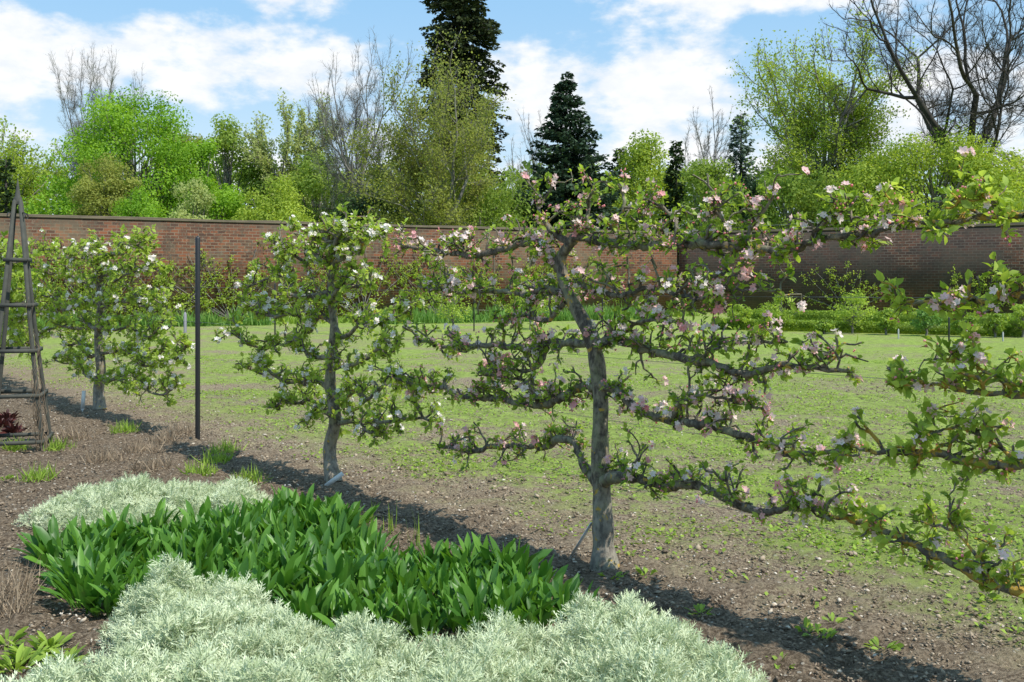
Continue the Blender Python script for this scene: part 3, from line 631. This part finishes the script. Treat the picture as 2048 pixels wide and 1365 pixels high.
bt(1740,300,85,58,M_t_yel,16000,.17,'yellow-green tree beyond the dark wall',ncl=70,rcf=.27)
bt(1575,310,80,60,M_t_mid,15000,.17,'mid-green tree beyond the dark wall',ncl=65,rcf=.28)
bt(1660,330,75,62,M_t_mid,11000,.18,'green tree with low crown beyond the dark wall',ncl=60,rcf=.28)
bt(1420,300,70,66,M_t_mid,12000,.19,'green tree with open crown beyond the wall',ncl=55,rcf=.28)
bt(1490,345,60,70,M_t_dark,8000,.2,'dark green evergreen tree beyond the wall',ncl=45,rcf=.28)
bt(2040,290,65,70,M_t_olive,9000,.19,'olive tree edge beyond the dark wall',ncl=45,rcf=.27)
mb=MB(); n=46000; x=rng.uniform(-75,80,n); y=rng.uniform(95,104,n); hh=12+3.5*A([noise.noise(Vector((a*.12,0,0)))+.6*noise.noise(Vector((a*.5,4,0))) for a in x]); z=rng.random(n)**.8*hh
inst(mb,*RH,np.stack([x,y,z],-1),runit(n),runit(n),rng.uniform(.35,.8,n),np.clip(rng.normal(.35,.25,n),0,1)); tag(mb.build('distant_wood',M_t_mid),'dense mixed wood closing the view beyond the garden','wood',kind='stuff')
# ---------------------------------------------------------------- wall-trained plants
def wallfan(t,wl_a,wl_b,hh,ww,label,n=14):
    a=A([*wl_a,0.]);b_=A([*wl_b,0.]); u=nrm(b_-a); nn=A([u[1],-u[0],0]); base=a+(b_-a)*t+nn*.24; root=empty('wall_trained_plant',base); tag(root,label,'climbing plant','fan-trained plants on the garden wall')
    mb=MB(); tp=[]
    for i in range(n):
        an=math.radians(rng.uniform(-74,74)); L=hh*rng.uniform(.6,1.0)/max(.5,math.cos(an)); L=min(L,ww*1.3); P=[base]; d=A([0,0,1.])*math.cos(an)+u*math.sin(an)
        for k in range(7): d=nrm(d+u*rng.normal(0,.12)+A([0,0,rng.normal(0,.1)])); P.append(P[-1]+d*L/7)
        tube(mb,P,np.linspace(.03,.010,8),4)
        for k in range(2,8):
            for _ in range(3):
                if rng.random()<.55: tp.append(P[k]+u*rng.normal(0,.14)+A([0,0,rng.normal(0,.13)])+nn*rng.uniform(0,.1))
    mb.build('trunk',M_barkg,True,base,root); tp=A(tp); I=np.repeat(np.arange(len(tp)),13); N=len(I); mb=MB()
    inst(mb,*RH,tp[I]+rng.normal(0,.07,(N,3)),runit(N),runit(N),rng.uniform(.06,.12,N),rng.random(N)); mb.build('crown',M_apple2,False,base,root)
for t in(.36,.41,.46,.51,.56,.615,.67,.74,.81,.88): wallfan(t,(-36,26.8),(8.18,50),rng.uniform(2.6,3.3),2.4,'loosely fan-trained fruit bush on the red brick wall')
for t in(.25,.42,.60): wallfan(t,(8.4,49.9),(36,32.5),2.5,2.0,'sparse fan-trained fruit bush on the dark brick wall',11)
# ---------------------------------------------------------------- far borders
def blades(name,c0,c1,width,n,h,mat,label,kind='stuff'):
    a=A([*c0,0.]);b_=A([*c1,0.]); u=nrm(b_-a); nn=A([-u[1],u[0],0]); t=rng.random(n)
    cl=A([noise.noise(Vector((x*25,1,1))) for x in t]); P=a+(b_-a)*t[:,None]+nn*rng.uniform(-width/2,width/2,(n,1)); mb=MB()
    D=nrm(A([0,0,1.])+rng.normal(size=(n,3))*.32); hs=h*rng.uniform(.4,1.1,n)*(1+1.1*cl)
    inst(mb,*BLADE,P,D,runit(n),np.stack([np.full(n,.045),hs,hs],-1),rng.random(n)); return tag(mb.build(name,mat,False,a),label,'plants',kind=kind)
blades('iris_border',(-19,31.5),(-8.6,35.5),1.0,2800,.52,M_iris,'border of upright green iris leaves beneath the brick wall')
blades('iris_border',(-5.2,36),(5.6,41),1.2,3200,.60,M_iris,'border of upright green leaves beneath the brick wall')
blades('low_border',(-24,29),(8,44.5),1.6,7000,.28,M_weed,'strip of low mixed green planting at the wall foot')
def hedge(a,b_,w,h,label):
    a=A([*a,0.]);b_=A([*b_,0.]); u=nrm(b_-a); nn=A([-u[1],u[0],0]); L=np.linalg.norm(b_-a); mb=MB(); rot=np.stack([u,nn,A([0,0,1.])],1)
    box(mb,(a+b_)/2+A([0,0,h*.45]),L-.1,w*.86,h*.9,rot,0.1); n=int(L*1300); f=rng.random(n); s=rng.random(n)*L
    topm=f<.45; P=a+u*s[:,None]+nn*np.where(topm,rng.uniform(-w/2,w/2,n),-w/2*np.sign(rng.random(n)-.25))[:,None]+A([0,0,1])*np.where(topm,h,rng.random(n)*h)[:,None]
    P+=rng.normal(0,.015,(n,3)); inst(mb,*RH,P,runit(n),runit(n),rng.uniform(.04,.065,n),rng.random(n)); tag(mb.build('box_hedge',M_box,False,a),label,'hedge')
hedge((6.6,32.6),(15.4,27.6),.5,.30,'low clipped box hedge edging the far border')
hedge((8.5,37.5),(21.5,29.6),.6,.45,'second low clipped box hedge nearer the dark wall')
for px,top,hw,d,mt,lb in((1562,585,46,30.9,M_apple2,'small spreading fruit bush in the border'),(1705,578,52,29.8,M_apple2,'open fruit bush with twisting stems'),(1772,614,26,29.0,M_box,'rounded green peony clump'),(1852,610,32,28.5,M_iris,'green bushy border plant'),(1928,618,28,28,M_weed,'yellowish green border shrub'),(1990,628,24,27.7,M_box,'low green border plant'),(2045,602,32,27.8,M_apple2,'leafy fruit bush in the border'),(1480,604,28,32,M_apple2,'small fruit bush in the border'),
   (1060,545,62,32,M_apple2,'leafy fruit tree in the far border'),(905,530,70,31,M_apple2,'leafy blossoming fruit tree in the far border'),(1648,640,20,29.6,M_box,'low green border plant')):
    broad_tree((px-1024)/F*d,d,CH+(560-top)/F*d,hw/F*d,mt,M_barkg,1700,.065,lb,ncl=34,bottom=.12,rcf=.24,name='border_shrub',cat='shrub',trunk_r=.035,gs=.5)
# ---------------------------------------------------------------- tufts & small plants near
def tuft(px,py,n,h,spread,mat,label,wd=.006,lean=.4,name='dry_perennial'):
    c=G(px,py); mb=MB(); P=c+np.clip(rng.normal(0,1,(n,3)),-1.6,1.6)*A([spread,spread,0]); D=nrm(A([0,0,1.])+rng.normal(size=(n,3))*lean); D[:,2]=abs(D[:,2]); hs=h*rng.uniform(.4,1.1,n)
    inst(mb,*BLADE,P,D,runit(n),np.stack([np.full(n,wd),hs,hs*.6],-1),rng.random(n)); tag(mb.build(name,mat,False,c),label,'plant')
for px,py in((285,905),(330,885),(205,925),(360,870),(300,940),(150,880)): tuft(px,py,150,.18,.09,M_dry,'tuft of cut-back dry brown perennial stalks',.006,.55)
for px,py in((430,925),(455,905),(500,965),(75,960),(120,900),(30,900),(400,950),(250,865)): tuft(px,py,110,.15,.07,M_weed,'small tuft of fresh green shoots',.009,.5,'green_perennial')
for px,py in((20,1190),(5,1230)): tuft(px,py,160,.2,.07,M_dry,'brown dry twiggy plant at the bed edge',.004,.6)
for px,py in((740,1060),(785,1065),(725,1075),(830,1095)): tuft(px,py,10,.24,.035,M_weed,'few thin upright green shoots behind broad leaves',.006,.12,'green_perennial')
def rosette(px,py,n,L,W,mat,label,name,el=(.2,1.1)):
    c=G(px,py); mb=MB()
    for i in range(n): r=rng.uniform(0,.05); az=rng.uniform(0,6.28); broad_leaf(mb,c+A([r*math.cos(az),r*math.sin(az),0]),az,rng.uniform(*el),L*rng.uniform(.6,1.1),W*rng.uniform(.7,1.1),rng.random(),.5)
    tag(mb.build(name,mat,True,c),label,'plant')
for px,py in((15,845),(28,868),(2,855)): rosette(px,py,46,.15,.035,M_red,'low plant with dark maroon young leaves beside the obelisk','red_leaved_plant',(.3,1.4))
for px,py in((60,1320),(100,1300),(30,1340),(130,1330),(15,1290)): rosette(px,py,34,.10,.022,M_weed,'low bright green leafy plant at the bed edge','green_leafy_plant')
for px,py in((1640,1275),(1610,1262),(1665,1250),(1400,1230),(1560,1330),(1770,1300),(1290,1150),(1225,1160),(1980,1200),(10,960)): rosette(px,py,16,.06,.02,M_weed,'small low weed rosette on dark soil','weed')
# ---------------------------------------------------------------- sky, sun, camera
wd=bpy.data.worlds.new('World'); scene.world=wd; wd.use_nodes=True; nt=wd.node_tree; nt.nodes.clear(); q=NT(nt)
SUNV=nrm(A([.80,-.60,0])); EL=math.radians(56)
sky=q.n('ShaderNodeTexSky'); sky.sky_type='NISHITA'; sky.sun_disc=False; sky.sun_elevation=EL; sky.sun_rotation=math.atan2(SUNV[0],SUNV[1]); sky.air_density=1.0; sky.dust_density=.3; sky.ozone_density=2.0
tc=q.n('ShaderNodeTexCoord'); sp=q.n('ShaderNodeSeparateXYZ'); q.l(tc.outputs['Generated'],sp.inputs[0])
az=q.math('ARCTAN2',sp.outputs[0],sp.outputs[1]); el=sp.outputs[2]
cb=q.n('ShaderNodeCombineXYZ'); q.l(az,cb.inputs[0]); q.l(q.math('MULTIPLY',el,1.9),cb.inputs[1]); cv=cb.outputs[0]
n1=q.noise(cv,9,12,.57,.0); n2=q.noise(cv,20,8,.6)
tot=None
for a,e,ra,re_,wt in((-.33,.205,.24,.06,.27),(-.47,.195,.14,.07,.24),(-.21,.27,.085,.03,.26),(.10,.185,.22,.07,.28),(.22,.275,.18,.045,.25),(.45,.15,.2,.08,.24),(.22,.12,.4,.05,.2),(-.25,.10,.4,.06,.18)):
    dx=q.math('DIVIDE',q.math('SUBTRACT',az,a),ra); dy=q.math('DIVIDE',q.math('SUBTRACT',el,e),re_)
    r=q.math('SQRT',q.math('ADD',q.math('MULTIPLY',dx,dx),q.math('MULTIPLY',dy,dy))); bb=q.ramp(r,0.1,1.3,wt,0)
    tot=bb if tot is None else q.math('MAXIMUM',tot,bb)
cf=q.math('ADD',q.math('ADD',n1,tot),q.math('MULTIPLY',q.math('SUBTRACT',n2,.5),.2))
mask=q.ramp(cf,.57,.76,0,.96)
shade=q.ramp(n2,.32,.62); cc=q.mix(shade,(6.0,6.35,6.8),(7.1,7.1,7.1))
blue=q.mix(q.ramp(el,.02,.30),(5.0,6.2,6.9),(2.4,4.5,6.75))
skyc=q.mix(.82,sky.outputs[0],blue)
col=q.mix(mask,skyc,cc)
bg=q.n('ShaderNodeBackground'); bg.inputs[1].default_value=.148; q.l(col,bg.inputs[0]); o=q.n('ShaderNodeOutputWorld'); q.l(bg.outputs[0],o.inputs[0])
sl=bpy.data.lights.new('sun','SUN'); sl.energy=5.0; sl.angle=math.radians(.5); sl.color=(1,.96,.885); so=bpy.data.objects.new('sun',sl); scene.collection.objects.link(so)
sv=Vector((SUNV[0]*math.cos(EL),SUNV[1]*math.cos(EL),math.sin(EL))); so.rotation_euler=sv.to_track_quat('Z','Y').to_euler()
cd=bpy.data.cameras.new('camera'); cam=bpy.data.objects.new('camera',cd); scene.collection.objects.link(cam); cam.location=(0,0,CH); cam.rotation_euler=(math.radians(90),0,0)
cd.sensor_width=36; cd.lens=36*F/2048; cd.shift_y=-(682.5-560)/2048; cd.clip_end=5000; scene.camera=cam
scene.view_settings.view_transform='Standard'; scene.view_settings.look='None'; scene.view_settings.exposure=0
